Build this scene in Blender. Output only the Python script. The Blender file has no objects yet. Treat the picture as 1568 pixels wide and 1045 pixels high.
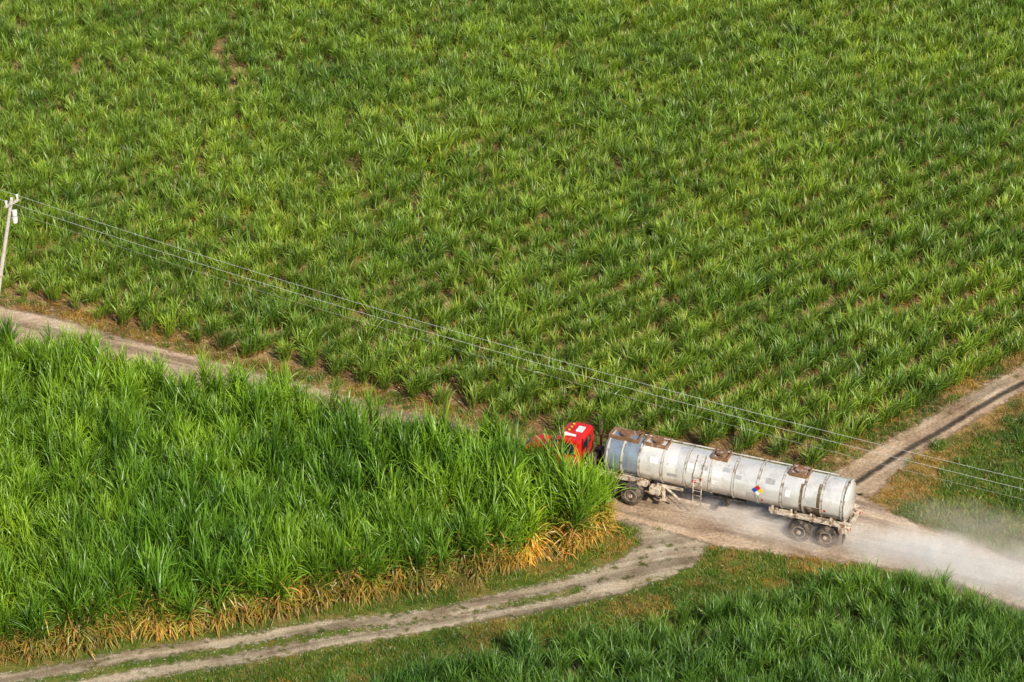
import bpy, bmesh, math, random
import numpy as np
from mathutils import Vector, Matrix
rng=np.random.default_rng(7); random.seed(7)
scene=bpy.context.scene
R=math.radians

# ---------------- helpers ----------------
def vnoise(x,y,seed=0):
    x=np.asarray(x,float);y=np.asarray(y,float)
    xi=np.floor(x).astype(np.int64);yi=np.floor(y).astype(np.int64);fx=x-xi;fy=y-yi
    fx=fx*fx*(3-2*fx);fy=fy*fy*(3-2*fy)
    def h(a,b):
        n=(a*374761393+b*668265263+seed*974634777)&0x7fffffff
        n=((n^(n>>13))*1274126177)&0x7fffffff
        return ((n^(n>>16))&0xffff)/65535.0
    return (h(xi,yi)*(1-fx)+h(xi+1,yi)*fx)*(1-fy)+(h(xi,yi+1)*(1-fx)+h(xi+1,yi+1)*fx)*fy
def hfun(x,y):
    x=np.asarray(x,float);y=np.asarray(y,float)
    return .05*np.sin(x*.7+.4*y)+.04*np.sin(y*.9-.3*x+1.3)
def sdpoly(x,y,poly):
    x=np.asarray(x,float);y=np.asarray(y,float)
    d=np.full(x.shape,1e9);ins=np.zeros(x.shape,bool);n=len(poly)
    for i in range(n):
        ax,ay=poly[i];bx,by=poly[(i+1)%n]
        ex,ey=bx-ax,by-ay;wx,wy=x-ax,y-ay
        t=np.clip((wx*ex+wy*ey)/(ex*ex+ey*ey+1e-12),0,1)
        d=np.minimum(d,np.hypot(wx-ex*t,wy-ey*t))
        c=((ay>y)!=(by>y))&(x<(bx-ax)*(y-ay)/((by-ay) if by!=ay else 1e-12)+ax)
        ins^=c
    return np.where(ins,d,-d)
def sdline(x,y,pts):
    d=np.full(np.shape(x),1e9)
    for (ax,ay),(bx,by) in zip(pts[:-1],pts[1:]):
        ex,ey=bx-ax,by-ay;wx,wy=x-ax,y-ay
        t=np.clip((wx*ex+wy*ey)/(ex*ex+ey*ey),0,1)
        d=np.minimum(d,np.hypot(wx-ex*t,wy-ey*t))
    return d
def link(o,parent=None):
    scene.collection.objects.link(o)
    if parent: o.parent=parent
    return o
def mesh_np(name,v,f,mat=None,attrs={},smooth=False):
    me=bpy.data.meshes.new(name);me.from_pydata([tuple(a) for a in v] if not isinstance(v,list) else v,[],[tuple(a) for a in f] if not isinstance(f,list) else f)
    for k,(typ,arr) in attrs.items():
        a=me.attributes.new(k,typ,'POINT')
        if typ=='FLOAT_COLOR': a.data.foreach_set('color',np.asarray(arr,np.float32).ravel())
        elif typ=='FLOAT': a.data.foreach_set('value',np.asarray(arr,np.float32).ravel())
    if smooth: me.polygons.foreach_set('use_smooth',[True]*len(me.polygons))
    if mat: me.materials.append(mat)
    me.update();return me

# ---------------- materials ----------------
def newmat(name):
    m=bpy.data.materials.new(name);m.use_nodes=True;nt=m.node_tree
    b=nt.nodes['Principled BSDF'];return m,nt,b,nt.nodes['Material Output']
def N(nt,t,**kw):
    n=nt.nodes.new(t)
    for k,v in kw.items(): setattr(n,k,v)
    return n
def noise(nt,scale,detail=4,rough=.55,vec=None):
    n=N(nt,'ShaderNodeTexNoise');n.inputs['Scale'].default_value=scale;n.inputs['Detail'].default_value=detail;n.inputs['Roughness'].default_value=rough
    if vec is not None: nt.links.new(vec,n.inputs['Vector'])
    return n.outputs['Fac']
def ramp(nt,fac,stops):
    r=N(nt,'ShaderNodeValToRGB');e=r.color_ramp.elements
    e[0].position=stops[0][0];e[0].color=(*stops[0][1],1);e[1].position=stops[-1][0];e[1].color=(*stops[-1][1],1)
    for p,c in stops[1:-1]:
        x=e.new(p);x.color=(*c,1)
    nt.links.new(fac,r.inputs['Fac']);return r.outputs['Color']
def mix(nt,fac,a,b,mode='MIX'):
    m=N(nt,'ShaderNodeMix',data_type='RGBA',blend_type=mode)
    for s,val in ((m.inputs[0],fac),(m.inputs[6],a),(m.inputs[7],b)):
        if isinstance(val,(int,float)): s.default_value=val
        elif isinstance(val,tuple): s.default_value=(*val,1)
        else: nt.links.new(val,s)
    return m.outputs[2]
def math_(nt,op,a,b=0.0,c=None):
    m=N(nt,'ShaderNodeMath',operation=op)
    for i,val in enumerate((a,b,c)):
        if val is None: continue
        if isinstance(val,(int,float)): m.inputs[i].default_value=val
        else: nt.links.new(val,m.inputs[i])
    return m.outputs[0]
def wpos(nt): return N(nt,'ShaderNodeNewGeometry').outputs['Position']

def ground_mat(name,stops,scale,fine,speck=None,alpha=False,bump=.5,an=1.6,aw=.9,streak=None):
    m,nt,b,out=newmat(name);P=wpos(nt)
    n1=noise(nt,scale,5,.6,P);n2=noise(nt,fine,4,.7,P)
    c=ramp(nt,n1,stops)
    c=mix(nt,1.0,c,ramp(nt,n2,[(.3,(.55,.55,.55)),(.7,(1.35,1.35,1.35))]),'MULTIPLY')
    if speck:
        n3=noise(nt,speck[1],4,.6,P);f=ramp(nt,n3,[(speck[2]-.06,(0,0,0)),(speck[2]+.06,(1,1,1))])
        c=mix(nt,f,c,speck[0])
    if streak is not None:
        mp=N(nt,'ShaderNodeMapping',vector_type='TEXTURE');mp.inputs['Rotation'].default_value=(0,0,streak);mp.inputs['Scale'].default_value=(9,.7,1)
        nt.links.new(P,mp.inputs[0]);n4=noise(nt,1.0,4,.6,mp.outputs[0])
        c=mix(nt,1.0,c,ramp(nt,n4,[(.38,(.62,.60,.58)),(.5,(1,1,1)),(.64,(1.25,1.25,1.25))]),'MULTIPLY')
    nt.links.new(c,b.inputs['Base Color']);b.inputs['Roughness'].default_value=.95;b.inputs['Specular IOR Level'].default_value=.15
    bp=N(nt,'ShaderNodeBump');bp.inputs['Strength'].default_value=bump;bp.inputs['Distance'].default_value=.06
    nt.links.new(n2,bp.inputs['Height']);nt.links.new(bp.outputs[0],b.inputs['Normal'])
    if alpha:
        at=N(nt,'ShaderNodeAttribute',attribute_name='m').outputs['Fac']
        na=noise(nt,an,5,.65,P)
        x=math_(nt,'ADD',at,math_(nt,'MULTIPLY',math_(nt,'SUBTRACT',na,.5),aw*2))
        x=math_(nt,'MULTIPLY_ADD',x,4.0,.5)
        cl=N(nt,'ShaderNodeClamp');nt.links.new(x,cl.inputs[0])
        nt.links.new(cl.outputs[0],b.inputs['Alpha'])
    return m
soil=ground_mat('soil',[(.35,(.15,.085,.035)),(.5,(.28,.165,.07)),(.66,(.43,.29,.13))],.5,9,((.52,.39,.19),3.5,.60))
far_grass=ground_mat('grass_ground',[(.35,(.07,.11,.014)),(.5,(.14,.175,.03)),(.66,(.28,.20,.065))],.6,10,alpha=True)
dry_grass=ground_mat('dry_grass_ground',[(.35,(.14,.15,.03)),(.5,(.38,.23,.08)),(.65,(.48,.28,.12))],.5,10,alpha=True)
dirt=ground_mat('road_dirt',[(.3,(.32,.21,.135)),(.5,(.48,.34,.225)),(.7,(.60,.46,.325))],.35,7,alpha=True,aw=.6,streak=R(157.1))
cdirt=ground_mat('field_road_dirt',[(.3,(.32,.21,.125)),(.5,(.48,.34,.215)),(.7,(.59,.45,.31))],.35,7,((.16,.13,.04),.9,.64),alpha=True,aw=.6,streak=R(44))
gravel=ground_mat('track_gravel',[(.3,(.27,.20,.125)),(.5,(.46,.365,.25)),(.7,(.62,.52,.385))],.8,14,((.13,.12,.035),1.6,.60),alpha=True,an=2.5,aw=.55,streak=R(18))
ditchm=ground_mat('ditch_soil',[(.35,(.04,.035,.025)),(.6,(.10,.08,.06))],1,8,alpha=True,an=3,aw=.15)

def leaf_mat(name,tint=(1,1,1),trans=.25,vn=.35,rv=.28):
    m,nt,b,out=newmat(name)
    at=N(nt,'ShaderNodeAttribute',attribute_name='Col').outputs['Color']
    P=wpos(nt);n=noise(nt,.09,2,.6,P);n2=noise(nt,.5,1,.5,P)
    rnd=N(nt,'ShaderNodeAttribute',attribute_name='rnd').outputs['Fac']
    c=mix(nt,1.0,at,tint,'MULTIPLY')
    c=mix(nt,1.0,c,ramp(nt,n,[(.35,(1-vn,1-vn*.7,1-vn)),(.65,(1+vn,1+vn*.6,1-vn*.2))]),'MULTIPLY')
    c=mix(nt,1.0,c,ramp(nt,n2,[(.3,(.8,.85,.9)),(.7,(1.2,1.15,1.0))]),'MULTIPLY')
    c=mix(nt,1.0,c,ramp(nt,rnd,[(0,(1-rv,1-rv*.8,1-rv*.7)),(1,(1+rv,1+rv*.8,1+rv*.4))]),'MULTIPLY')
    nt.links.new(c,b.inputs['Base Color']);b.inputs['Roughness'].default_value=.40;b.inputs['Specular IOR Level'].default_value=.5
    t=N(nt,'ShaderNodeBsdfTranslucent');nt.links.new(c,t.inputs['Color'])
    ms=N(nt,'ShaderNodeMixShader');ms.inputs[0].default_value=trans
    nt.links.new(b.outputs[0],ms.inputs[1]);nt.links.new(t.outputs[0],ms.inputs[2]);nt.links.new(ms.outputs[0],out.inputs[0])
    return m
m_young=leaf_mat('young_cane_leaf',(2.85,2.65,1.6),vn=.22,rv=.34);m_tall=leaf_mat('tall_cane_leaf',(1.75,1.95,1.15),rv=.42);m_mid=leaf_mat('dark_cane_leaf',(2.0,2.0,1.6));m_grass=leaf_mat('grass_blade',(1.9,1.95,1.25))

def plain(name,col,rough=.6,metal=0,var=.25,scale=3,dirt_=None,spec=.5,bump=0):
    m,nt,b,out=newmat(name);tc=N(nt,'ShaderNodeTexCoord').outputs['Object']
    n=noise(nt,scale,6,.65,tc)
    lo=tuple(x*(1-var) for x in col);hi=tuple(min(1,x*(1+var)) for x in col)
    c=ramp(nt,n,[(.3,lo),(.7,hi)])
    if dirt_:
        n2=noise(nt,dirt_[1],6,.7,tc);f=ramp(nt,n2,[(dirt_[2]-.05,(0,0,0)),(dirt_[2]+.08,(1,1,1))])
        c=mix(nt,f,c,dirt_[0])
    nt.links.new(c,b.inputs['Base Color']);b.inputs['Roughness'].default_value=rough;b.inputs['Metallic'].default_value=metal;b.inputs['Specular IOR Level'].default_value=spec
    return m
# ---------------- vegetation variants ----------------
def blades(specs,seg=4):
    V=[];F=[];C=[]
    for s in specs:
        x,y,z=s['b'];az=s['az'];th=s['t'];L=s['L'];w=s['w']
        d=np.array([math.cos(az),math.sin(az)]);side=np.array([-d[1],d[0]])
        tw=s.get('tw',0);ca,sa=math.cos(tw),math.sin(tw)
        r=0;zz=z;base=len(V);sl=L/seg
        for i in range(seg+1):
            t=i/seg
            ww=w*(.55+.9*t if t<.4 else .91*(1-(t-.4)/.6)**.8)*.5
            cx,cy=x+d[0]*r,y+d[1]*r
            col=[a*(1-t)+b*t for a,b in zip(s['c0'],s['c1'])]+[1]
            if i<seg:
                wx,wy,wz=side[0]*ca,side[1]*ca,sa
                V.append((cx-wx*ww,cy-wy*ww,zz-wz*ww));V.append((cx+wx*ww,cy+wy*ww,zz+wz*ww));C+= [col,col]
            else:
                V.append((cx,cy,zz));C.append(col)
            r+=math.sin(th)*sl;zz+=math.cos(th)*sl;th=min(th+s['k']/seg,2.9)
            zz=max(zz,.01)
        for i in range(seg-1):
            a=base+2*i;F.append((a,a+1,a+3,a+2))
        a=base+2*(seg-1);F.append((a,a+1,a+2))
    return V,F,C
def variants(cname,gen,n,mat,seg=4):
    col=bpy.data.collections.new(cname)
    for i in range(n):
        V,F,C=blades(gen(),seg)
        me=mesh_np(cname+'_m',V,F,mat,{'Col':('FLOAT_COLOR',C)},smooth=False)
        col.objects.link(bpy.data.objects.new(cname+'_%02d'%i,me))
    return col
U=random.uniform
def lerp(a,b,t): return tuple(x*(1-t)+y*t for x,y in zip(a,b))
DRY=(.33,.195,.08);DRY2=(.21,.10,.04)
def gen_young():
    S=[]
    for k in range(14):
        a=U(0,6.28);r=U(.02,.26);bx,by=r*math.cos(a),r*math.sin(a)
        for j in range(4):
            t=U(0,1)**1.2;c=lerp((.03,.08,.012),(.105,.195,.03),t)
            az=a+U(-1.3,1.3) if U(0,1)<.7 else U(0,6.28)
            if U(0,1)<.04: c=tuple(x*.5 for x in DRY)
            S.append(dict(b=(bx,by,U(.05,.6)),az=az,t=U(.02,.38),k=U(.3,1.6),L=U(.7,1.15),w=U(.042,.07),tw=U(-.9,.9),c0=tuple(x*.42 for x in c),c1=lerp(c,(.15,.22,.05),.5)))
    for k in range(6):
        S.append(dict(b=(U(-.3,.3),U(-.3,.3),U(.05,.3)),az=U(0,6.28),t=U(.9,1.5),k=U(.5,1),L=U(.4,.8),w=.05,tw=U(-.5,.5),c0=tuple(x*.5 for x in DRY2),c1=tuple(x*.5 for x in DRY)))
    return S
def gen_tall(dry,low=0):
    def g():
        S=[]
        for k in range(8):
            a=U(0,6.28);r=U(.05,.4);bx,by=r*math.cos(a),r*math.sin(a)
            H=U(1.3,2.35);la=U(0,6.28);lean=U(0,.16)
            tx,ty=bx+math.cos(la)*lean*H,by+math.sin(la)*lean*H
            for q in (0,1):
                S.append(dict(b=(bx,by,0),az=la,t=lean,k=0,L=H*1.15,w=.05,tw=1.5*q,c0=(.17,.12,.05),c1=(.10,.12,.035)))
            hue=U(0,1)
            for j in range(10):
                f=j/9;t=(U(0,1)+hue)/2;c=lerp((.016,.068,.007),(.105,.24,.02),t)
                z=H*(.6+.42*f);q=z/H
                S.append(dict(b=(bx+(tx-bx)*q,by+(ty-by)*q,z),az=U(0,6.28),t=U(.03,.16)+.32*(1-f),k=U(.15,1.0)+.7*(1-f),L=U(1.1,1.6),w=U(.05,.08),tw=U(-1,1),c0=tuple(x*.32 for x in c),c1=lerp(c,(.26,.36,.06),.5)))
            for j in range(low):
                c=lerp((.03,.08,.01),(.12,.17,.03),U(0,1));z=H*U(.2,.6)
                S.append(dict(b=(bx,by,z),az=U(0,6.28),t=U(.3,1.0),k=U(.8,1.8),L=U(.8,1.3),w=U(.05,.07),tw=U(-1,1),c0=c,c1=lerp(c,DRY,.5)))
            for j in range(dry):
                z=U(.15,.98)*H*U(.6,1);c=lerp(DRY,DRY2,U(0,1));c=lerp(c,(.50,.36,.19),U(0,.7)**1.5);c=tuple(x*U(.5,1) for x in c);q=z/H
                S.append(dict(b=(bx+(tx-bx)*q,by+(ty-by)*q,z),az=U(0,6.28),t=U(.5,2.2),k=U(1.2,2.4),L=U(.5,1.2),w=U(.04,.075),tw=U(-.8,.8),c0=c,c1=lerp(c,DRY,.4)))
        return S
    return g
def gen_mid():
    S=[]
    for k in range(11):
        a=U(0,6.28);r=U(.03,.35);bx,by=r*math.cos(a),r*math.sin(a);H=U(.4,1.0)
        for j in range(6):
            t=U(0,1);c=lerp((.022,.07,.012),(.06,.14,.025),t)
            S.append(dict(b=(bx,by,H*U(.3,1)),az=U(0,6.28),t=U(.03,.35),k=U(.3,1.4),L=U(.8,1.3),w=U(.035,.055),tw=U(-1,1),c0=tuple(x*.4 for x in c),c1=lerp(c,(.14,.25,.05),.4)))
    return S
def gen_tuft(dryp,h):
    def g():
        S=[]
        for k in range(22):
            c=lerp((.04,.09,.012),(.11,.17,.03),U(0,1))
            if U(0,1)<dryp: c=lerp((.20,.11,.04),(.27,.18,.08),U(0,1))
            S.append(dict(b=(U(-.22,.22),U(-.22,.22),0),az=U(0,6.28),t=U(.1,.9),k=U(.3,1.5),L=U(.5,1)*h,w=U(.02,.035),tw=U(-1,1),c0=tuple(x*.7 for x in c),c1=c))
        return S
    return g
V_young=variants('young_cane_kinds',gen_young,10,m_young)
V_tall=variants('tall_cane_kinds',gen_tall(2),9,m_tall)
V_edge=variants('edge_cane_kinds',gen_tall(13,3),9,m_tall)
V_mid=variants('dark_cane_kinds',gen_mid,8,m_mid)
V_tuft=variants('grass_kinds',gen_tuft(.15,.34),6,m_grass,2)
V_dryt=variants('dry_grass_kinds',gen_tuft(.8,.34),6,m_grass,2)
V_bush=variants('weed_kinds',gen_tuft(.03,.6),6,m_grass,2)

def scatter(name,pts,coll,nv,smin=.85,smax=1.15,tilt=.1,scl=None,parent=None):
    n=len(pts);x=pts[:,0];y=pts[:,1];z=hfun(x,y)
    me=bpy.data.meshes.new(name);me.vertices.add(n)
    me.vertices.foreach_set('co',np.stack([x,y,z],1).astype(np.float32).ravel())
    s=rng.uniform(smin,smax,n) if scl is None else scl*rng.uniform(smin,smax,n)
    rot=np.stack([rng.normal(0,tilt,n),rng.normal(0,tilt,n),rng.uniform(0,6.28,n)],1)
    sc=np.stack([s,s,s*rng.uniform(.88,1.14,n)],1)
    for k,arr in (('rot',rot),('scl',sc)):
        a=me.attributes.new(k,'FLOAT_VECTOR','POINT');a.data.foreach_set('vector',arr.astype(np.float32).ravel())
    a=me.attributes.new('vi','INT','POINT');a.data.foreach_set('value',rng.integers(0,nv,n).astype(np.int32))
    a=me.attributes.new('rnd','FLOAT','POINT');a.data.foreach_set('value',rng.uniform(0,1,n).astype(np.float32))
    o=link(bpy.data.objects.new(name,me),parent)
    ng=bpy.data.node_groups.new(name+'_gn','GeometryNodeTree')
    ng.interface.new_socket('Geometry',in_out='INPUT',socket_type='NodeSocketGeometry')
    ng.interface.new_socket('Geometry',in_out='OUTPUT',socket_type='NodeSocketGeometry')
    gi=ng.nodes.new('NodeGroupInput');go=ng.nodes.new('NodeGroupOutput')
    ci=ng.nodes.new('GeometryNodeCollectionInfo');ci.inputs['Collection'].default_value=coll
    ci.inputs['Separate Children'].default_value=True;ci.inputs['Reset Children'].default_value=True
    ip=ng.nodes.new('GeometryNodeInstanceOnPoints');ip.inputs['Pick Instance'].default_value=True
    ri=ng.nodes.new('GeometryNodeRealizeInstances')
    def na(nm,dt):
        q=ng.nodes.new('GeometryNodeInputNamedAttribute');q.data_type=dt;q.inputs['Name'].default_value=nm;return q.outputs['Attribute']
    ng.links.new(gi.outputs[0],ip.inputs['Points']);ng.links.new(ci.outputs[0],ip.inputs['Instance'])
    ng.links.new(na('vi','INT'),ip.inputs['Instance Index']);ng.links.new(na('rot','FLOAT_VECTOR'),ip.inputs['Rotation'])
    ng.links.new(na('scl','FLOAT_VECTOR'),ip.inputs['Scale']);ng.links.new(ip.outputs[0],ri.inputs[0]);ng.links.new(ri.outputs[0],go.inputs[0])
    md=o.modifiers.new('scatter','NODES');md.node_group=ng
    return o

# ---------------- layout (metres, world) ----------------
Aup=[(-60,34.5),(-37.6,23.8),(-27.7,19.1),(-23.9,17.5),(-16.5,13.4),(-6.1,8.1),(.5,4.7),(4.7,3.1),(15.9,.7),(16.9,-.9),(18.8,-2.9),(23.3,-6.6),(29.2,-11.1),(45,-22)]
Alo=[(44,-25),(28.6,-14.1),(22.7,-10.3),(19.6,-7.9),(15.4,-6.6),(8.9,-4.9),(5.1,-3.2),(.5,-.5),(-5.8,2.9),(-15.8,7.9),(-26.2,12.4),(-35.5,16.9),(-60,27)]
CANE=[(-35.3,16.2),(-26.1,12.3),(-15.7,8.0),(-5.8,3.6),(.5,.2),(3.4,-1.8),(4.7,-3.1),(4.9,-3.9),(4.2,-4.9),(2.0,-6.4),(-2.5,-8.2),(-5.4,-9.1),(-9.7,-10.6),(-15.2,-12.4),(-19.3,-13.6),(-22,-14.3),(-28.6,-16.3),(-40,-19),(-45,12)]
RUT1=[(6.8,-4.6),(6.2,-6.0),(3.4,-7.7),(.5,-9),(-2.4,-10.3),(-8.1,-11.6),(-13.7,-13.1),(-19.1,-14.8),(-21.8,-15.6),(-27,-17.2),(-40,-21)]
RUT2=[(8.3,-5.2),(7.6,-6.6),(4.9,-8.5),(.5,-10.3),(-3.8,-11.5),(-8.1,-12.9),(-13.6,-14.5),(-17.6,-15.8),(-21.6,-17.1),(-26.7,-18.7),(-40,-22.6)]
JUNC=[(5.2,-2.9),(8.9,-4.8),(8.4,-6.3),(7.0,-7.7),(4.9,-8.7),(3.4,-8.7),(2.8,-7.7),(4.9,-6.6),(6.0,-5.2),(5.8,-3.8)]
UPF=[(-60,35.6),(-37.8,24.7),(-27.8,19.6),(-24,18.2),(-16.6,14.0),(-6.1,8.8),(.5,5.5),(4.7,3.9),(15.2,1.7),(16.4,3.1),(20.1,6.9),(23.2,9.8),(26.6,13.2),(36.5,22.4),(60,44)]+[(60,84),(-60,84)]
Cl=[(14.5,.7),(16.8,3.1),(20.7,6.9),(23.8,10.0),(26.5,12.8),(36.4,22),(60,43.6)]
Cr=[(63,40.4),(35.6,18.3),(26,9.4),(23.3,6.7),(19.6,3.0),(17.2,-.9)]
DITCH=[(16.2,.3),(17.3,1.5),(20.0,4.4),(23.8,8.1),(26.2,10.5),(36,19.9),(60,41.5)]
DRYP=[(16.8,-.9),(18.0,-2.1),(19.2,-1.4),(20.6,1.6),(24.8,6.2),(35,15.6),(63,38.4),(63,41),(35.6,18.5),(26,9.6),(23.3,6.9),(19.6,3.4)]
EAST=[(16.9,-.9),(18.8,-2.9),(23.3,-6.6),(29.2,-11.1),(45,-22),(63,-20),(63,40),(35.6,17.9),(26,9),(23.3,6.3),(19.6,2.8)]
BOTF=[(-14,-21),(-7.8,-17.9),(-2.3,-15.5),(1.9,-13.8),(6.2,-12.4),(9.1,-11.1),(12.1,-9.8),(15.7,-8.7),(19.2,-9.1),(20.1,-10.6),(22.4,-12.1),(28.2,-16),(34,-20),(34,-32),(-14,-32)]
SOUTH=Alo+[(-60,-40),(50,-40)]

def grid(name,x0,x1,y0,y1,step,z,mat,mfun=None):
    nx=int((x1-x0)/step)+1;ny=int((y1-y0)/step)+1
    X,Y=np.meshgrid(np.linspace(x0,x1,nx),np.linspace(y0,y1,ny));X=X.ravel();Y=Y.ravel()
    I=np.arange(nx*ny).reshape(ny,nx)
    F=np.stack([I[:-1,:-1],I[:-1,1:],I[1:,1:],I[1:,:-1]],-1).reshape(-1,4)
    attrs={}
    Z=hfun(X,Y)+z
    if mfun is not None:
        M=mfun(X,Y);keep=(M[F]>-.7).any(1);F=F[keep]
        used=np.unique(F);rm=-np.ones(nx*ny,int);rm[used]=np.arange(len(used));F=rm[F];X,Y,Z,M=X[used],Y[used],Z[used],M[used]
        attrs={'m':('FLOAT',M)}
    me=mesh_np(name,np.stack([X,Y,Z],1).tolist(),F.tolist(),mat,attrs,smooth=True)
    return link(bpy.data.objects.new(name,me))
def ground():
    def axis(a,b,step):
        mid=list(np.arange(a,b+1e-6,step));ext=[];d=step;x=0
        while x<3500: d*=1.5;x+=d;ext.append(x)
        return np.array([a-e for e in ext[::-1]]+mid+[b+e for e in ext])
    xs=axis(-60,60,.5);ys=axis(-34,90,.5);X,Y=np.meshgrid(xs,ys);nx=len(xs);ny=len(ys)
    X=X.ravel();Y=Y.ravel();I=np.arange(nx*ny).reshape(ny,nx)
    F=np.stack([I[:-1,:-1],I[:-1,1:],I[1:,1:],I[1:,:-1]],-1).reshape(-1,4)
    fade=np.clip(1-(np.maximum(np.abs(X)-60,0)+np.maximum(np.abs(Y-28)-62,0))/30,0,1)
    me=mesh_np('ground',np.stack([X,Y,hfun(X,Y)*fade],1).tolist(),F.tolist(),soil,smooth=True)
    link(bpy.data.objects.new('ground',me))
ground()
grid('grass_verge',-45,50,-34,24,.25,.012,far_grass,lambda x,y:np.maximum(sdpoly(x,y,SOUTH),sdpoly(x,y,EAST)))
grid('dry_grass_strip',14,50,-8,34,.25,.020,dry_grass,lambda x,y:sdpoly(x,y,DRYP))
grid('dirt_road',-60,45,-26,35,.2,.028,dirt,lambda x,y:sdpoly(x,y,Aup+Alo)-.1)
grid('field_road',12,62,-2,43,.2,.036,cdirt,lambda x,y:sdpoly(x,y,Cl+Cr)-.1)
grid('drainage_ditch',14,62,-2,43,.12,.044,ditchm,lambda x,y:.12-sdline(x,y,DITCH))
grid('gravel_track',-40,12,-24,-1,.15,.044,gravel,lambda x,y:np.maximum.reduce([.36-sdline(x,y,RUT1),.36-sdline(x,y,RUT2),sdpoly(x,y,JUNC)+.1]))

# ---------------- fields ----------------
def rows(poly,d,row,step,jit,bbox,inset=.2,tj=.4):
    a=math.atan2(d[1],d[0]);ca,sa=math.cos(a),math.sin(a)
    R0=130
    s=np.arange(-R0,R0,step);t=np.arange(-R0,R0,row);S,T=np.meshgrid(s,t)
    S=S.ravel()+rng.uniform(-jit,jit,S.size)*1.6;T=T.ravel()+rng.normal(0,jit*tj,T.size)
    x=ca*S-sa*T;y=sa*S+ca*T
    k=(x>bbox[0])&(x<bbox[1])&(y>bbox[2])&(y<bbox[3]);x,y=x[k],y[k]
    k=(sdpoly(x,y,poly)>inset);x,y=x[k],y[k]
    return np.stack([x,y],1)
P=rows(UPF,(.72,.69),1.52,.40,.2,(-46,48,-2,74),.3,.28)
vis=np.abs(P[:,0])<(P[:,1]+109)*.2+6; P=P[vis]
nn=vnoise(P[:,0]*.35,P[:,1]*.35,3)*.5+vnoise(P[:,0]*1.1,P[:,1]*1.1,5)*.5
keep=rng.uniform(0,1,len(P))<np.clip((nn-.06)*6,.55,.97);P=P[keep];nn=nn[keep]
scatter('young_sugarcane_field',P,V_young,10,.78,1.15,.1,scl=.87+.36*nn)
P=rows(CANE,(.92,-.39),1.15,.5,.2,(-36,6,-20,17),.15)
P=P[P[:,0]>-(P[:,1]+109)*.2-4]
front=(P[:,1]<np.interp(P[:,0],[-30,-22,-5,2,5],[-15.3,-13.3,-8,-5.3,-2.6]))
Q=P[~front];nn=vnoise(Q[:,0]*.8,Q[:,1]*.8,17)
boost=1+.12*np.exp(-((Q[:,0]+.5)/4.5)**2)*(Q[:,1]>-5)*(Q[:,0]<3.4)
scatter('tall_sugarcane_field',Q,V_tall,9,.84,1.12,.08,scl=(.82+.38*nn)*boost)
E=rows(CANE,(.95,.3),.75,.45,.18,(-30,6,-20,0),.0);fe=(E[:,1]<np.interp(E[:,0],[-30,-22,-5,2,5],[-15.3,-13.3,-8,-5.3,-2.6]));E=E[fe]
nn=vnoise(E[:,0]*.9,E[:,1]*.9,19)
scatter('sugarcane_field_edge',E,V_edge,9,.8,1.1,.16,scl=.76+.5*nn)
P=rows(BOTF,(.8,.6),1.0,.5,.2,(-12,26,-24,-5),.1);nn=vnoise(P[:,0]*.7,P[:,1]*.7,23)
scatter('dark_sugarcane_field',P,V_mid,8,.85,1.15,.08,scl=.80+.40*nn)
def rand_in(n,bbox): return np.stack([rng.uniform(bbox[0],bbox[1],n),rng.uniform(bbox[2],bbox[3],n)],1)
def clear(P):
    x,y=P[:,0],P[:,1]
    r=np.minimum(sdline(x,y,RUT1),sdline(x,y,RUT2))
    nz=(vnoise(x*1.2,y*1.2,9)-.5)*.6
    return (r>.38+nz)&(sdpoly(x,y,JUNC)<-.05+nz)&(sdpoly(x,y,Aup+Alo)<-.05+nz)&(sdpoly(x,y,Cl+Cr)<-.1+nz)
P=rand_in(26000,(-26,28,-20,0));k=clear(P)&(sdpoly(P[:,0],P[:,1],SOUTH)>0)&(sdpoly(P[:,0],P[:,1],CANE)<.3)&(sdpoly(P[:,0],P[:,1],BOTF)<.3)
P=P[k];n=vnoise(P[:,0]*.6,P[:,1]*.6,21);mid=np.minimum(sdline(P[:,0],P[:,1],RUT1),sdline(P[:,0],P[:,1],RUT2))
gs=np.where(mid<.8,.5,1.0)
scatter('verge_grass',P[n<.66],V_tuft,6,.6,1.1,.1,scl=gs[n<.66]);scatter('verge_dry_grass',P[n>=.66],V_dryt,6,.5,1.0,.1,scl=gs[n>=.66])
P=rand_in(19000,(15,40,-16,22));k=clear(P)&(sdpoly(P[:,0],P[:,1],EAST)>0)&(P[:,0]<(P[:,1]+109)*.2+3);P=P[k]
dr=sdpoly(P[:,0],P[:,1],DRYP)+(vnoise(P[:,0]*.8,P[:,1]*.8,4)-.5)*2.2;n=vnoise(P[:,0]*.5,P[:,1]*.5,33)
scatter('dry_grass',P[dr>0],V_dryt,6,.5,1.0,.1)
Q=P[(dr<=0)];n=n[dr<=0];scatter('grass_meadow',Q[n<.45],V_tuft,6,.8,1.3,.1);scatter('weed_bushes',Q[n>=.45],V_bush,6,.8,1.5,.1)
P=rand_in(60000,(-30,38,-1,26));d=sdpoly(P[:,0],P[:,1],UPF);k=(np.abs(d-.1)<.55)&(rng.uniform(0,1,len(P))<.45);P=P[k]
n=vnoise(P[:,0]*.5,P[:,1]*.5,12)
scatter('field_margin_weeds',P[n<.55],V_tuft,6,.6,1.2,.1);scatter('field_margin_straw',P[n>=.55],V_dryt,6,.6,1.1,.1)
P=rand_in(9000,(-30,18,-8,18));d=sdpoly(P[:,0],P[:,1],Aup+Alo);k=(d>0)&(d<.9)&(P[:,0]<7)&(vnoise(P[:,0]*.7,P[:,1]*.7,41)>.5)&(rng.uniform(0,1,len(P))<.5)&(sdpoly(P[:,0],P[:,1],CANE)<0)
scatter('roadside_weeds',P[k],V_tuft,6,.4,.9,.1)
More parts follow.
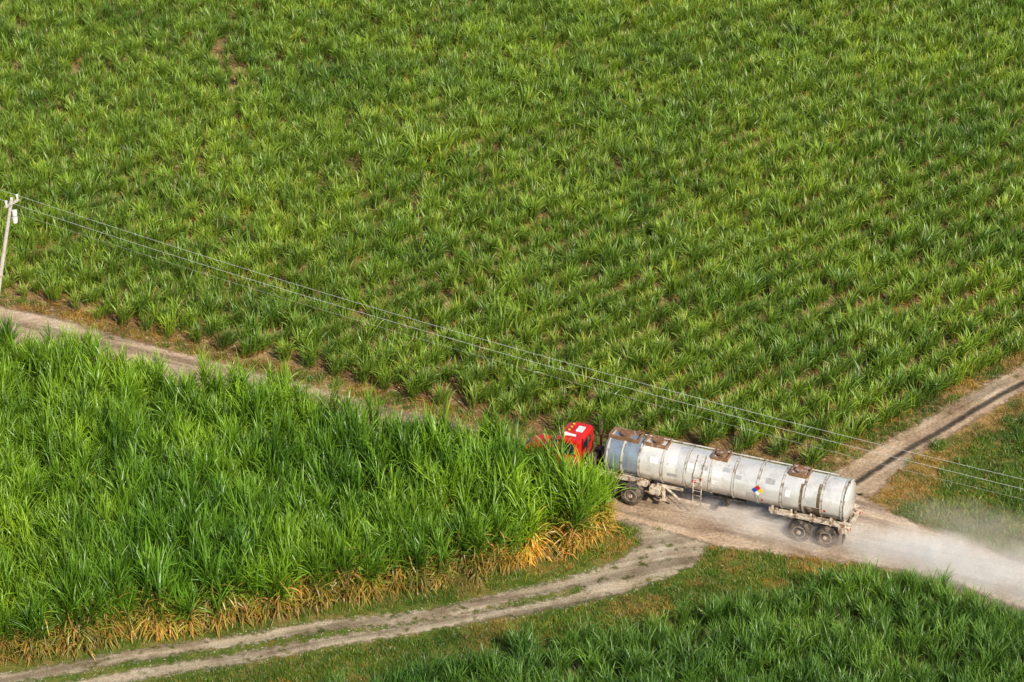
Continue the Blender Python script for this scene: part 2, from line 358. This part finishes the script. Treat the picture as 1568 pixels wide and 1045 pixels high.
m_stone=plain('stone',(.44,.39,.32),.9,var=.35,scale=5)
sc=bpy.data.collections.new('stone_kinds')
for i in range(5):
    bm=bmesh.new();bmesh.ops.create_icosphere(bm,subdivisions=1,radius=.05)
    for v in bm.verts: v.co*=U(.7,1.3);v.co.z*=.6
    me=bpy.data.meshes.new('stone_m');bm.to_mesh(me);bm.free();me.materials.append(m_stone);sc.objects.link(bpy.data.objects.new('stone_kind_%d'%i,me))
P=rand_in(40000,(-25,12,-18,-2));x,y=P[:,0],P[:,1];r=np.minimum(np.minimum(sdline(x,y,RUT1),sdline(x,y,RUT2))-.5,-sdpoly(x,y,JUNC))
P=P[(r<.1)];scatter('gravel_stones',P[:3500],sc,5,.3,1.1,.5)

# ---------------- tanker truck ----------------
truck=link(bpy.data.objects.new('tanker_truck',None));truck.location=(10.1,-2.15,float(hfun(10.1,-2.15))+.05);truck.rotation_euler=(0,0,R(157.1))
def part(name,bm,mat,bev=0,smooth=False):
    me=bpy.data.meshes.new(name);bmesh.ops.recalc_face_normals(bm,faces=bm.faces);bm.to_mesh(me);bm.free();me.materials.append(mat)
    if smooth: me.polygons.foreach_set('use_smooth',[True]*len(me.polygons))
    o=link(bpy.data.objects.new(name,me),truck)
    if bev:
        b=o.modifiers.new('b','BEVEL');b.width=bev;b.segments=2;b.limit_method='ANGLE'
    return o
def addbox(bm,sx,sy,sz,x,y,z,rot=None):
    M=Matrix.Translation((x,y,z))@(rot if rot else Matrix())@Matrix.Diagonal((sx,sy,sz,1));bmesh.ops.create_cube(bm,size=1,matrix=M)
def addcyl(bm,r,l,x,y,z,axis='Y',r2=None,seg=28):
    rot={'Y':Matrix.Rotation(R(90),4,'X'),'X':Matrix.Rotation(R(90),4,'Y'),'Z':Matrix()}[axis]
    bmesh.ops.create_cone(bm,cap_ends=True,segments=seg,radius1=r,radius2=r if r2 is None else r2,depth=l,matrix=Matrix.Translation((x,y,z))@rot)
def box(name,mat,*a,bev=.01,rot=None):
    bm=bmesh.new();addbox(bm,*a,rot=rot);return part(name,bm,mat,bev)
def lathe(name,prof,mat,seg=64,origin=(0,0,0),axis='X',smooth=True):
    bm=bmesh.new();rings=[]
    for (s,r) in prof:
        ring=[]
        for i in range(seg):
            a=2*math.pi*i/seg;p=(s,r*math.cos(a),r*math.sin(a)) if axis=='X' else (r*math.cos(a),s,r*math.sin(a))
            ring.append(bm.verts.new(Vector(p)+Vector(origin)))
        rings.append(ring)
    for A,B in zip(rings[:-1],rings[1:]):
        for i in range(seg): bm.faces.new((A[i],A[(i+1)%seg],B[(i+1)%seg],B[i]))
    bm.faces.new(rings[0]);bm.faces.new(rings[-1])
    o=part(name,bm,mat,smooth=smooth);return o
def pipe(name,pts,r,mat,parent=truck):
    cu=bpy.data.curves.new(name,'CURVE');cu.dimensions='3D';cu.bevel_depth=r;cu.bevel_resolution=2
    s=cu.splines.new('POLY');s.points.add(len(pts)-1)
    for q,p in zip(s.points,pts): q.co=(*p,1)
    cu.materials.append(mat);return link(bpy.data.objects.new(name,cu),parent)
TR=.97;ZC=2.05;TL=5.85
rp=[TL-.12,5.0,4.15,3.0,1.85,.62,-.5,-1.7,-2.85,-3.9,-4.75,-TL+.12]
m_tank,nt,b,out=newmat('worn_stainless');tc=N(nt,'ShaderNodeTexCoord').outputs['Object']
mp=N(nt,'ShaderNodeMapping');mp.inputs['Scale'].default_value=(2.4,2.4,.3);nt.links.new(tc,mp.inputs[0])
sep=N(nt,'ShaderNodeSeparateXYZ');nt.links.new(tc,sep.inputs[0])
n1=noise(nt,1.3,7,.65,tc);n2=noise(nt,2.2,6,.7,mp.outputs[0]);n3=noise(nt,7,5,.7,tc)
c=ramp(nt,n1,[(.33,(.68,.65,.61)),(.5,(.90,.86,.79)),(.7,(.99,.96,.90))])
c=mix(nt,ramp(nt,n2,[(.56,(0,0,0)),(.74,(.7,.7,.7))]),c,(.42,.33,.22))
c=mix(nt,ramp(nt,n3,[(.62,(0,0,0)),(.75,(.6,.6,.6))]),c,(.97,.95,.9))
fl=math_(nt,'FLOOR',math_(nt,'MULTIPLY',sep.outputs[0],1/1.17));wn=N(nt,'ShaderNodeTexWhiteNoise',noise_dimensions='1D');nt.links.new(fl,wn.inputs['W'])
c=mix(nt,1.0,c,ramp(nt,wn.outputs['Value'],[(0,(.86,.86,.87)),(1,(1.03,1.02,1.01))]),'MULTIPLY')
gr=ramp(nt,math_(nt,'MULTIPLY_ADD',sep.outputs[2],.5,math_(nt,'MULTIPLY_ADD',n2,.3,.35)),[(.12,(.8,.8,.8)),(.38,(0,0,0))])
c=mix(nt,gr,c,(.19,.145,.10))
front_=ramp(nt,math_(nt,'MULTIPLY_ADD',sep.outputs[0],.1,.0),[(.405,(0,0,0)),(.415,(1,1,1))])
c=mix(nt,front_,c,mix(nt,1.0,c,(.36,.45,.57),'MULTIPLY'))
nt.links.new(c,b.inputs['Base Color']);b.inputs['Metallic'].default_value=.25;b.inputs['Specular IOR Level'].default_value=1.0
b.inputs['Coat Weight'].default_value=.5;b.inputs['Coat Roughness'].default_value=.12
nt.links.new(ramp(nt,n1,[(.3,(.32,.32,.32)),(.7,(.18,.18,.18))]),b.inputs['Roughness'])
bp=N(nt,'ShaderNodeBump');bp.inputs['Strength'].default_value=.4;bp.inputs['Distance'].default_value=.06;nt.links.new(n1,bp.inputs['Height']);nt.links.new(bp.outputs[0],b.inputs['Normal'])
m_ring=plain('ring_steel',(.72,.68,.60),.35,.2,dirt_=((.20,.13,.07),3,.54))
m_seam=plain('seam_grime',(.14,.11,.08),.8,0,dirt_=((.5,.46,.4),2.5,.5))
m_rust=plain('rusty_steel',(.24,.12,.055),.8,.1,var=.4,dirt_=((.5,.44,.36),4,.6))
m_beige=plain('chipped_beige_paint',(.66,.56,.43),.6,dirt_=((.24,.13,.07),4,.52))
m_dark=plain('greasy_black_steel',(.035,.032,.03),.7,dirt_=((.16,.12,.08),3,.5))
m_tire=plain('tyre_rubber',(.03,.028,.025),.85,dirt_=((.18,.13,.09),4,.5))
m_rim=plain('dusty_rim',(.50,.44,.36),.6,.2,dirt_=((.20,.13,.08),6,.5))
m_red=plain('red_paint',(.66,.018,.014),.35,var=.2,dirt_=((.45,.10,.06),3,.66))
m_white=plain('white_paint',(.78,.77,.74),.45)
m_glass=plain('cab_glass',(.02,.025,.03),.08,var=.1)
m_chrome=plain('chrome',(.7,.7,.7),.2,1)
m_patchw=plain('pale_patch',(.92,.90,.86),.4,.1,dirt_=((.6,.55,.46),5,.6))
m_patchg=plain('grey_patch',(.46,.45,.43),.5,.2,dirt_=((.26,.2,.14),5,.6))
m_patchb=plain('brown_stain_band',(.16,.10,.055),.6,.2,dirt_=((.55,.5,.42),2.5,.55))
m_ye=plain('placard_yellow',(.85,.55,.03),.5);m_bl=plain('placard_blue',(.02,.08,.5),.5)
prof=[(-TL-.20,.001),(-TL-.19,.3),(-TL-.15,.6),(-TL-.07,.85),(-TL,TR-.02),(-TL+.06,TR)]
prof+=[(x,TR) for x in np.linspace(-TL+.3,TL-.3,24)]+[(TL-.06,TR),(TL,TR-.02),(TL+.07,.85),(TL+.15,.6),(TL+.19,.3),(TL+.2,.001)]
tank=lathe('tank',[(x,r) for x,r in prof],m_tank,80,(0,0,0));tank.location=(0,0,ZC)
for i,x in enumerate(rp):
    w=.04;lathe('stiffener_ring',[(x-w,TR-.01),(x-w,TR+.035),(x+w,TR+.035),(x+w,TR-.01)],m_ring,64,(0,0,ZC),smooth=False)
    lathe('seam',[(x-w-.035,TR-.01),(x-w-.035,TR+.004),(x-w-.001,TR+.004),(x-w-.001,TR-.01)],m_seam,64,(0,0,ZC),smooth=False)
lathe('rear_head_rim',[(-TL-.03,TR-.12),(-TL-.03,TR+.03),(-TL+.03,TR+.03),(-TL+.03,TR-.1)],m_ring,64,(0,0,ZC))
def patch(name,x0,x1,a0,a1,mat,off=.006):
    bm=bmesh.new();n=10;rr=TR+off;G=[]
    for xx in (x0,x1): G.append([bm.verts.new((xx,rr*math.cos(R(a)),ZC+rr*math.sin(R(a)))) for a in np.linspace(a0,a1,n)])
    for i in range(n-1): bm.faces.new((G[0][i],G[0][i+1],G[1][i+1],G[1][i]))
    return part(name,bm,mat,smooth=True)
for x0,x1,a0,a1,m in [(1.3,1.75,28,42,m_patchw),(.1,.5,20,34,m_patchw),(-.3,.05,38,50,m_patchg),(.75,1.1,30,44,m_patchg),(2.2,2.7,-8,2,m_patchg),(-.9,-.6,25,36,m_patchg),(-1.6,-1.2,-20,-6,m_patchg),(3.2,3.6,20,38,m_patchw),(-2.5,-2.05,30,46,m_patchg),(-3.3,-3.05,5,25,m_patchw),(.2,.5,-5,8,m_patchw),(2.3,2.7,30,50,m_patchw)]:
    patch('repair_patch',x0,x1,a0,a1,m)
patch('stain_band',-4.7,-3.95,-60,-12,m_patchb,.005);patch('stain_band_upper',-4.7,-4.55,-10,60,m_patchb,.005)
patch('stain_band',-3.84,-3.72,-50,50,m_patchb,.005)
patch('red_marker',1.25,1.45,-12,-4,m_red);patch('red_marker',1.0,1.1,-2,4,m_red);patch('red_marker',-2.0,-1.9,-30,-22,m_red)
patch('red_marker',-4.9,-5.0,-20,-12,m_red)
dz,dx=.14,.14
for k,(ox,oz,m) in enumerate([(0,dz,m_red),(0,-dz,m_white),(dx,0,m_bl),(-dx,0,m_ye)]):
    bm=bmesh.new();yy=TR+.035
    vs=[bm.verts.new((-1.75+ox+a*dx*.96,yy,ZC+.12+oz+c_*dz*.96)) for a,c_ in ((0,1),(1,0),(0,-1),(-1,0))]
    bm.faces.new(vs);part('hazard_placard',bm,m)
for x,l in ((5.1,1.5),(3.5,1.2),(.35,.8),(-3.5,.9)):
    bm=bmesh.new();zt=ZC+TR+.06
    addbox(bm,l,.05,.2,x,.38,zt-.04);addbox(bm,l,.05,.2,x,-.38,zt-.04);addbox(bm,.05,.71,.2,x-l/2+.03,0,zt-.02);addbox(bm,.05,.71,.2,x+l/2-.03,0,zt-.02)
    part('spill_coaming',bm,m_rust,.005)
    bm=bmesh.new();addcyl(bm,.25,.16,x,0,ZC+TR+.05,'Z');addcyl(bm,.28,.04,x,0,ZC+TR+.15,'Z');part('manhole_lid',bm,m_rust,.01)
pipe('roof_pipe',[(-5.2,-.35,ZC+TR+.04),(4.3,-.35,ZC+TR+.04)],.035,m_ring)
for x in (.95,1.35):
    pipe('ladder_rail',[(x,.35,ZC+TR+.02),(x,.8,ZC+.68),(x,1.04,ZC+.3),(x,1.1,ZC-.3),(x,1.08,ZC-1.35)],.022,m_beige)
for i in range(7): pipe('ladder_rung',[(.95,1.09,ZC+.2-i*.25),(1.35,1.09,ZC+.2-i*.25)],.016,m_beige)
bm=bmesh.new();addbox(bm,3.9,.12,.22,-4.15,.5,ZC-TR-.05);addbox(bm,3.9,.12,.22,-4.15,-.5,ZC-TR-.05)
for x in (-2.6,-3.5,-4.4,-5.3): addbox(bm,.1,1.3,.3,x,0,ZC-TR+.03)
part('bogie_subframe',bm,m_beige,.01)
bm=bmesh.new();addbox(bm,3.6,.08,.16,-4.2,1.0,1.22);
for x in (-2.5,-3.4,-4.35,-5.3,-5.95): addbox(bm,.09,.1,.42,x,.98,1.3)
addbox(bm,3.6,.08,.16,-4.2,-1.0,1.22)
part('bogie_side_rail',bm,m_beige,.01)
bm=bmesh.new();addbox(bm,.14,2.3,.2,-6.1,0,1.0);addbox(bm,.5,.25,.3,-5.95,1.0,1.05);addbox(bm,.5,.25,.3,-5.95,-1.0,1.05);part('rear_bumper',bm,m_beige,.015)
bm=bmesh.new();addbox(bm,.02,.55,.5,-5.95,.9,.62);addbox(bm,.02,.55,.5,-5.95,-.9,.62);part('mudflap',bm,m_dark)
bm=bmesh.new();addbox(bm,.05,.12,.1,-6.19,.8,1.0);addbox(bm,.05,.12,.1,-6.19,-.8,1.0);part('tail_light',bm,m_red,.005)
def wheel(x,y,out_):
    r=.52
    pr=[(-.14,.30),(-.14,.46),(-.11,.51),(-.05,r),(.05,r),(.11,.51),(.14,.46),(.14,.30)]
    lathe('tyre',pr,m_tire,36,(x,y,r),'Y')
    s=1 if out_>0 else -1
    lathe('rim',[(s*.02,.04),(s*.03,.14),(s*.02,.2),(s*.09,.24),(s*.146,.27),(s*.15,.305),(s*.13,.31)],m_rim,36,(x,y,r),'Y')
    bm=bmesh.new();addcyl(bm,.10,.14,x,y+s*.08,r,'Y',seg=16)
    for k in range(8): addcyl(bm,.018,.05,x+.17*math.cos(k*.785),y+s*.06,r+.17*math.sin(k*.785),'Y',seg=6)
    part('hub',bm,m_beige)
for x in (-5.15,-3.88,4.4,5.7):
    for s in (1,-1): wheel(x,s*1.05,s);wheel(x,s*.74,s)
    bm=bmesh.new();addcyl(bm,.09,1.7,x,0,.52,'Y');addbox(bm,.9,.09,.1,x,.5,.68);addbox(bm,.9,.09,.1,x,-.5,.68);part('axle',bm,m_dark)
for s in (1,-1): wheel(9.35,s*1.0,s)
bm=bmesh.new();addbox(bm,2.3,1.3,.12,5.0,0,1.2);addbox(bm,2.3,.1,.3,5.0,.6,1.1);addbox(bm,2.3,.1,.3,5.0,-.6,1.1);addbox(bm,.5,1.6,.25,4.0,0,1.06);part('kingpin_plate',bm,m_beige,.02)
bm=bmesh.new()
for y in (.75,-.75):
    addbox(bm,.13,.13,.75,2.9,y,.85);addbox(bm,.3,.28,.04,2.9,y,.45)
    addbox(bm,1.0,.09,.09,2.5,y,.9,rot=Matrix.Rotation(R(-38),4,'Y'));addbox(bm,1.3,.1,.12,2.6,y,1.18)
addbox(bm,.1,1.5,.1,2.9,0,.8);addbox(bm,.5,.4,.35,3.25,.95,1.0);part('landing_gear',bm,m_beige,.01)
bm=bmesh.new();addcyl(bm,.09,1.6,-.2,.3,.98,'X');addcyl(bm,.14,.4,-.2,.55,.93,'Y');part('drain_valve',bm,m_dark)
bm=bmesh.new();addbox(bm,6.4,.09,.26,6.9,.43,.82);addbox(bm,6.4,.09,.26,6.9,-.43,.82)
for x in (3.9,5.05,6.3,7.3,8.4): addbox(bm,.1,.78,.2,x,0,.82)
addcyl(bm,.5,.1,5.05,0,1.07,'Z');part('chassis',bm,m_dark,.01)
bm=bmesh.new();addcyl(bm,.33,1.3,7.55,.9,.72,'X');addcyl(bm,.33,1.3,7.55,-.9,.72,'X');part('fuel_tank',bm,m_chrome,.02)
def extr(name,prof,y0,y1,mat,bev=.05,taper=1.0):
    bm=bmesh.new()
    zc=min(z for _,z in prof)
    zr=max(z for _,z in prof)-zc
    A=[bm.verts.new((x,y0*(1-(1-taper)*((z-zc)/zr)),z)) for x,z in prof];B=[bm.verts.new((x,y1*(1-(1-taper)*((z-zc)/zr)),z)) for x,z in prof]
    bm.faces.new(A);bm.faces.new(B[::-1])
    n=len(prof)
    for i in range(n): bm.faces.new((A[i],A[(i+1)%n],B[(i+1)%n],B[i]))
    return part(name,bm,mat,bev)
extr('cab',[(7.1,1.0),(7.1,2.6),(7.25,2.68),(7.95,2.68),(8.1,2.62),(8.4,1.98),(8.45,1.0)],-1.0,1.0,m_red,.06,.88)
extr('hood',[(8.4,1.0),(8.4,1.9),(9.7,1.78),(10.05,1.66),(10.12,.75),(8.8,.75)],-.6,.6,m_red,.07,.9)
bm=bmesh.new()
for s in (1,-1):
    addbox(bm,1.25,.42,.10,9.35,s*.84,1.16);addbox(bm,.1,.42,.4,9.95,s*.84,.98);addbox(bm,.1,.42,.45,8.75,s*.84,.95)
part('front_fender',bm,m_red,.04)
def quad(name,vs,mat,th=.012):
    bm=bmesh.new();bm.faces.new([bm.verts.new(v) for v in vs]);o=part(name,bm,mat);sm=o.modifiers.new('s','SOLIDIFY');sm.thickness=th;sm.offset=0;return o
def yw(z): return 1.0*(1-.12*((z-1.0)/1.68))+.008
for s in (1,-1):
    quad('side_window',[(7.4,s*yw(1.9),1.9),(8.22,s*yw(1.9),1.9),(8.02,s*yw(2.48),2.48),(7.4,s*yw(2.48),2.48)],m_glass)
    quad('door_decal',[(7.55,s*yw(1.45),1.45),(8.0,s*yw(1.45),1.45),(8.0,s*yw(1.65),1.65),(7.55,s*yw(1.65),1.65)],m_ye,.006)
    box('mirror',m_chrome,.06,.2,.4,8.35,s*1.2,2.05,bev=.02);pipe('mirror_arm',[(8.2,s*.9,2.35),(8.35,s*1.18,2.25)],.015,m_chrome)
    pipe('exhaust_stack',[(6.72,s*.9,.9),(6.72,s*.9,2.8),(6.66,s*.9,3.1)],.06,m_dark)
    bm=bmesh.new();addcyl(bm,.1,.1,10.1,s*.5,1.15,'X',seg=16);part('headlight',bm,m_white)
quad('windscreen',[(8.15,-.8,2.54),(8.15,.8,2.54),(8.41,.88,2.02),(8.41,-.88,2.02)],m_glass)
quad('rear_window',[(7.09,-.5,2.05),(7.09,.5,2.05),(7.09,.45,2.42),(7.09,-.45,2.42)],m_glass)
bm=bmesh.new();addbox(bm,.05,1.0,.75,10.13,0,1.2);part('grille',bm,m_chrome,.01)
box('front_bumper',m_chrome,.15,2.2,.3,10.3,0,.6,bev=.03)
bm=bmesh.new()
for y in (-.6,-.3,0,.3,.6): addbox(bm,.1,.08,.05,8.0,y,2.7)
part('marker_lights',bm,m_ye,.01)
bm=bmesh.new();addbox(bm,.35,.5,.08,7.5,-.2,2.72);addcyl(bm,.05,.6,7.75,.55,2.77,'X',r2=.1);part('roof_vent_and_horn',bm,m_white,.03)
box('sun_visor',m_red,.25,1.7,.03,8.22,0,2.58,bev=.01,rot=Matrix.Rotation(R(15),4,'Y'))
for s in(1,-1): box('rear_cab_box',m_dark,.35,.5,.9,6.6,s*.35,1.4,bev=.02)

# ---------------- poles & wires ----------------
m_pole=plain('weathered_pole',(.6,.55,.47),.85,dirt_=((.35,.28,.2),3,.55));m_wire=plain('wire_alu',(.55,.56,.5),.5)
def pole(x,y,h,lx,ly):
    e=link(bpy.data.objects.new('utility_pole',None));e.location=(x,y,0)
    def pp(name,bm,mat):
        me=bpy.data.meshes.new(name);bm.to_mesh(me);bm.free();me.materials.append(mat);return link(bpy.data.objects.new(name,me),e)
    q=Vector((lx,ly,h)).normalized().to_track_quat('Z','Y').to_matrix().to_4x4()
    bm=bmesh.new();L=Vector((lx,ly,h)).length
    bmesh.ops.create_cone(bm,cap_ends=True,segments=14,radius1=.13,radius2=.09,depth=L+.6,matrix=q@Matrix.Translation((0,0,L/2-.3)));pp('shaft',bm,m_pole)
    T=Vector((lx,ly,h));a=math.atan2(.86,.5)
    bm=bmesh.new();bmesh.ops.create_cube(bm,size=1,matrix=Matrix.Translation(T-Vector((0,0,.25)))@Matrix.Rotation(a,4,'Z')@Matrix.Diagonal((1.1,.1,.12,1)));pp('crossarm',bm,m_pole)
    bm=bmesh.new()
    for o in (-.45,.0,.45):
        p=T+Vector((.5*o,.86*o,-.05));bmesh.ops.create_cone(bm,cap_ends=True,segments=10,radius1=.05,radius2=.08,depth=.26,matrix=Matrix.Translation(p))
    for dz in (-.75,-1.15): bmesh.ops.create_cone(bm,cap_ends=True,segments=12,radius1=.12,radius2=.15,depth=.3,matrix=Matrix.Translation(T+Vector((.12,-.15,dz))))
    pp('insulators_and_transformer',bm,m_white)
    return e,Vector((x,y,0))+T
e1,T1=pole(-27.9,19.1,6.4,1.4,.0);e2,T2=pole(35,-16.8,6.6,.2,0)
for o,dz_,sag in ((-.45,.05,1.0),(.45,.05,1.1),(.1,-.8,1.0)):
    pts=[]
    for i in range(41):
        t=i/40;p=T1.lerp(T2,t)+Vector((.5*o,.86*o,dz_-4*sag*t*(1-t)));pts.append(tuple(p-e1.location))
    pipe('power_line',pts,.009 if dz_>0 else .004,m_wire,e1)
for o in (-.45,.45): pipe('power_line_span',[tuple(T1+Vector((.5*o,.86*o,.05))-e1.location),(-30+.5*o,20+.86*o,6.8)],.009,m_wire,e1)

# ---------------- dust ----------------
dust=link(bpy.data.objects.new('dust_cloud',None))
dm=bpy.data.materials.new('airborne_dust');dm.use_nodes=True;nt=dm.node_tree
nt.nodes.remove(nt.nodes['Principled BSDF']);out=nt.nodes['Material Output']
pv=N(nt,'ShaderNodeVolumeScatter');pv.inputs['Color'].default_value=(1.0,.81,.68,1);pv.inputs['Anisotropy'].default_value=-.5
tc=N(nt,'ShaderNodeTexCoord').outputs['Object'];ln=N(nt,'ShaderNodeVectorMath',operation='LENGTH');nt.links.new(tc,ln.inputs[0])
fall=math_(nt,'SUBTRACT',1.0,ln.outputs['Value'])
nz=noise(nt,.7,3,.6,wpos(nt))
f=math_(nt,'MULTIPLY',math_(nt,'MULTIPLY_ADD',math_(nt,'SUBTRACT',nz,.5),1.0,fall),.6)
cl=N(nt,'ShaderNodeClamp');nt.links.new(f,cl.inputs[0]);nt.links.new(math_(nt,'MULTIPLY',cl.outputs[0],math_(nt,'MULTIPLY',N(nt,'ShaderNodeObjectInfo').outputs['Alpha'],1.2)),pv.inputs['Density'])
nt.links.new(pv.outputs[0],out.inputs['Volume'])
th=R(157.1);fx,fy=math.cos(th),math.sin(th)
def puff(lx,ly,z,rx,ry,rz,dens):
    bm=bmesh.new();bmesh.ops.create_icosphere(bm,subdivisions=2,radius=1);me=bpy.data.meshes.new('puff');bm.to_mesh(me);bm.free();me.materials.append(dm)
    o=link(bpy.data.objects.new('puff',me),dust);o.location=(10.1+fx*lx-fy*ly,-2.15+fy*lx+fx*ly,z);o.scale=(rx,ry,rz);o.rotation_euler=(0,0,th-R(5));o.color=(1,1,1,dens)
for a in [(-9.3,.6,.5,4.8,2.3,1.0,.9),(-14.5,1.0,.5,6.5,2.8,1.2,.75),(-12,-2.0,.5,5.5,2.8,1.1,.22),(-2.5,.5,.3,5.5,1.8,.7,.9)]:
    puff(*a)

# ---------------- light, sky, camera ----------------
sx,sy,el=.44,-.90,R(38)
w=bpy.data.worlds.new('World');scene.world=w;w.use_nodes=True;nt=w.node_tree
sky=nt.nodes.new('ShaderNodeTexSky');sky.sky_type='NISHITA';sky.sun_disc=False;sky.sun_elevation=el;sky.sun_rotation=math.atan2(sx,sy)
bg=nt.nodes['Background'];bg.inputs[1].default_value=.11;nt.links.new(sky.outputs[0],bg.inputs[0])
sl=bpy.data.lights.new('sun','SUN');sl.energy=5.0;sl.angle=R(.53);sl.color=(1,.935,.82)
so=link(bpy.data.objects.new('sun',sl));n=math.hypot(sx,sy);D=Vector((sx/n*math.cos(el),sy/n*math.cos(el),math.sin(el)));so.rotation_euler=D.to_track_quat('Z','Y').to_euler();so.location=(0,0,50)
cam=bpy.data.cameras.new('camera');co=link(bpy.data.objects.new('camera',cam));cam.lens=36*4080/1568;cam.sensor_width=36;cam.clip_end=6000;cam.clip_start=.5
co.location=(0,-109,66);co.rotation_euler=(R(90-28),0,0);scene.camera=co
scene.view_settings.view_transform='Standard';scene.view_settings.look='None';scene.view_settings.exposure=0
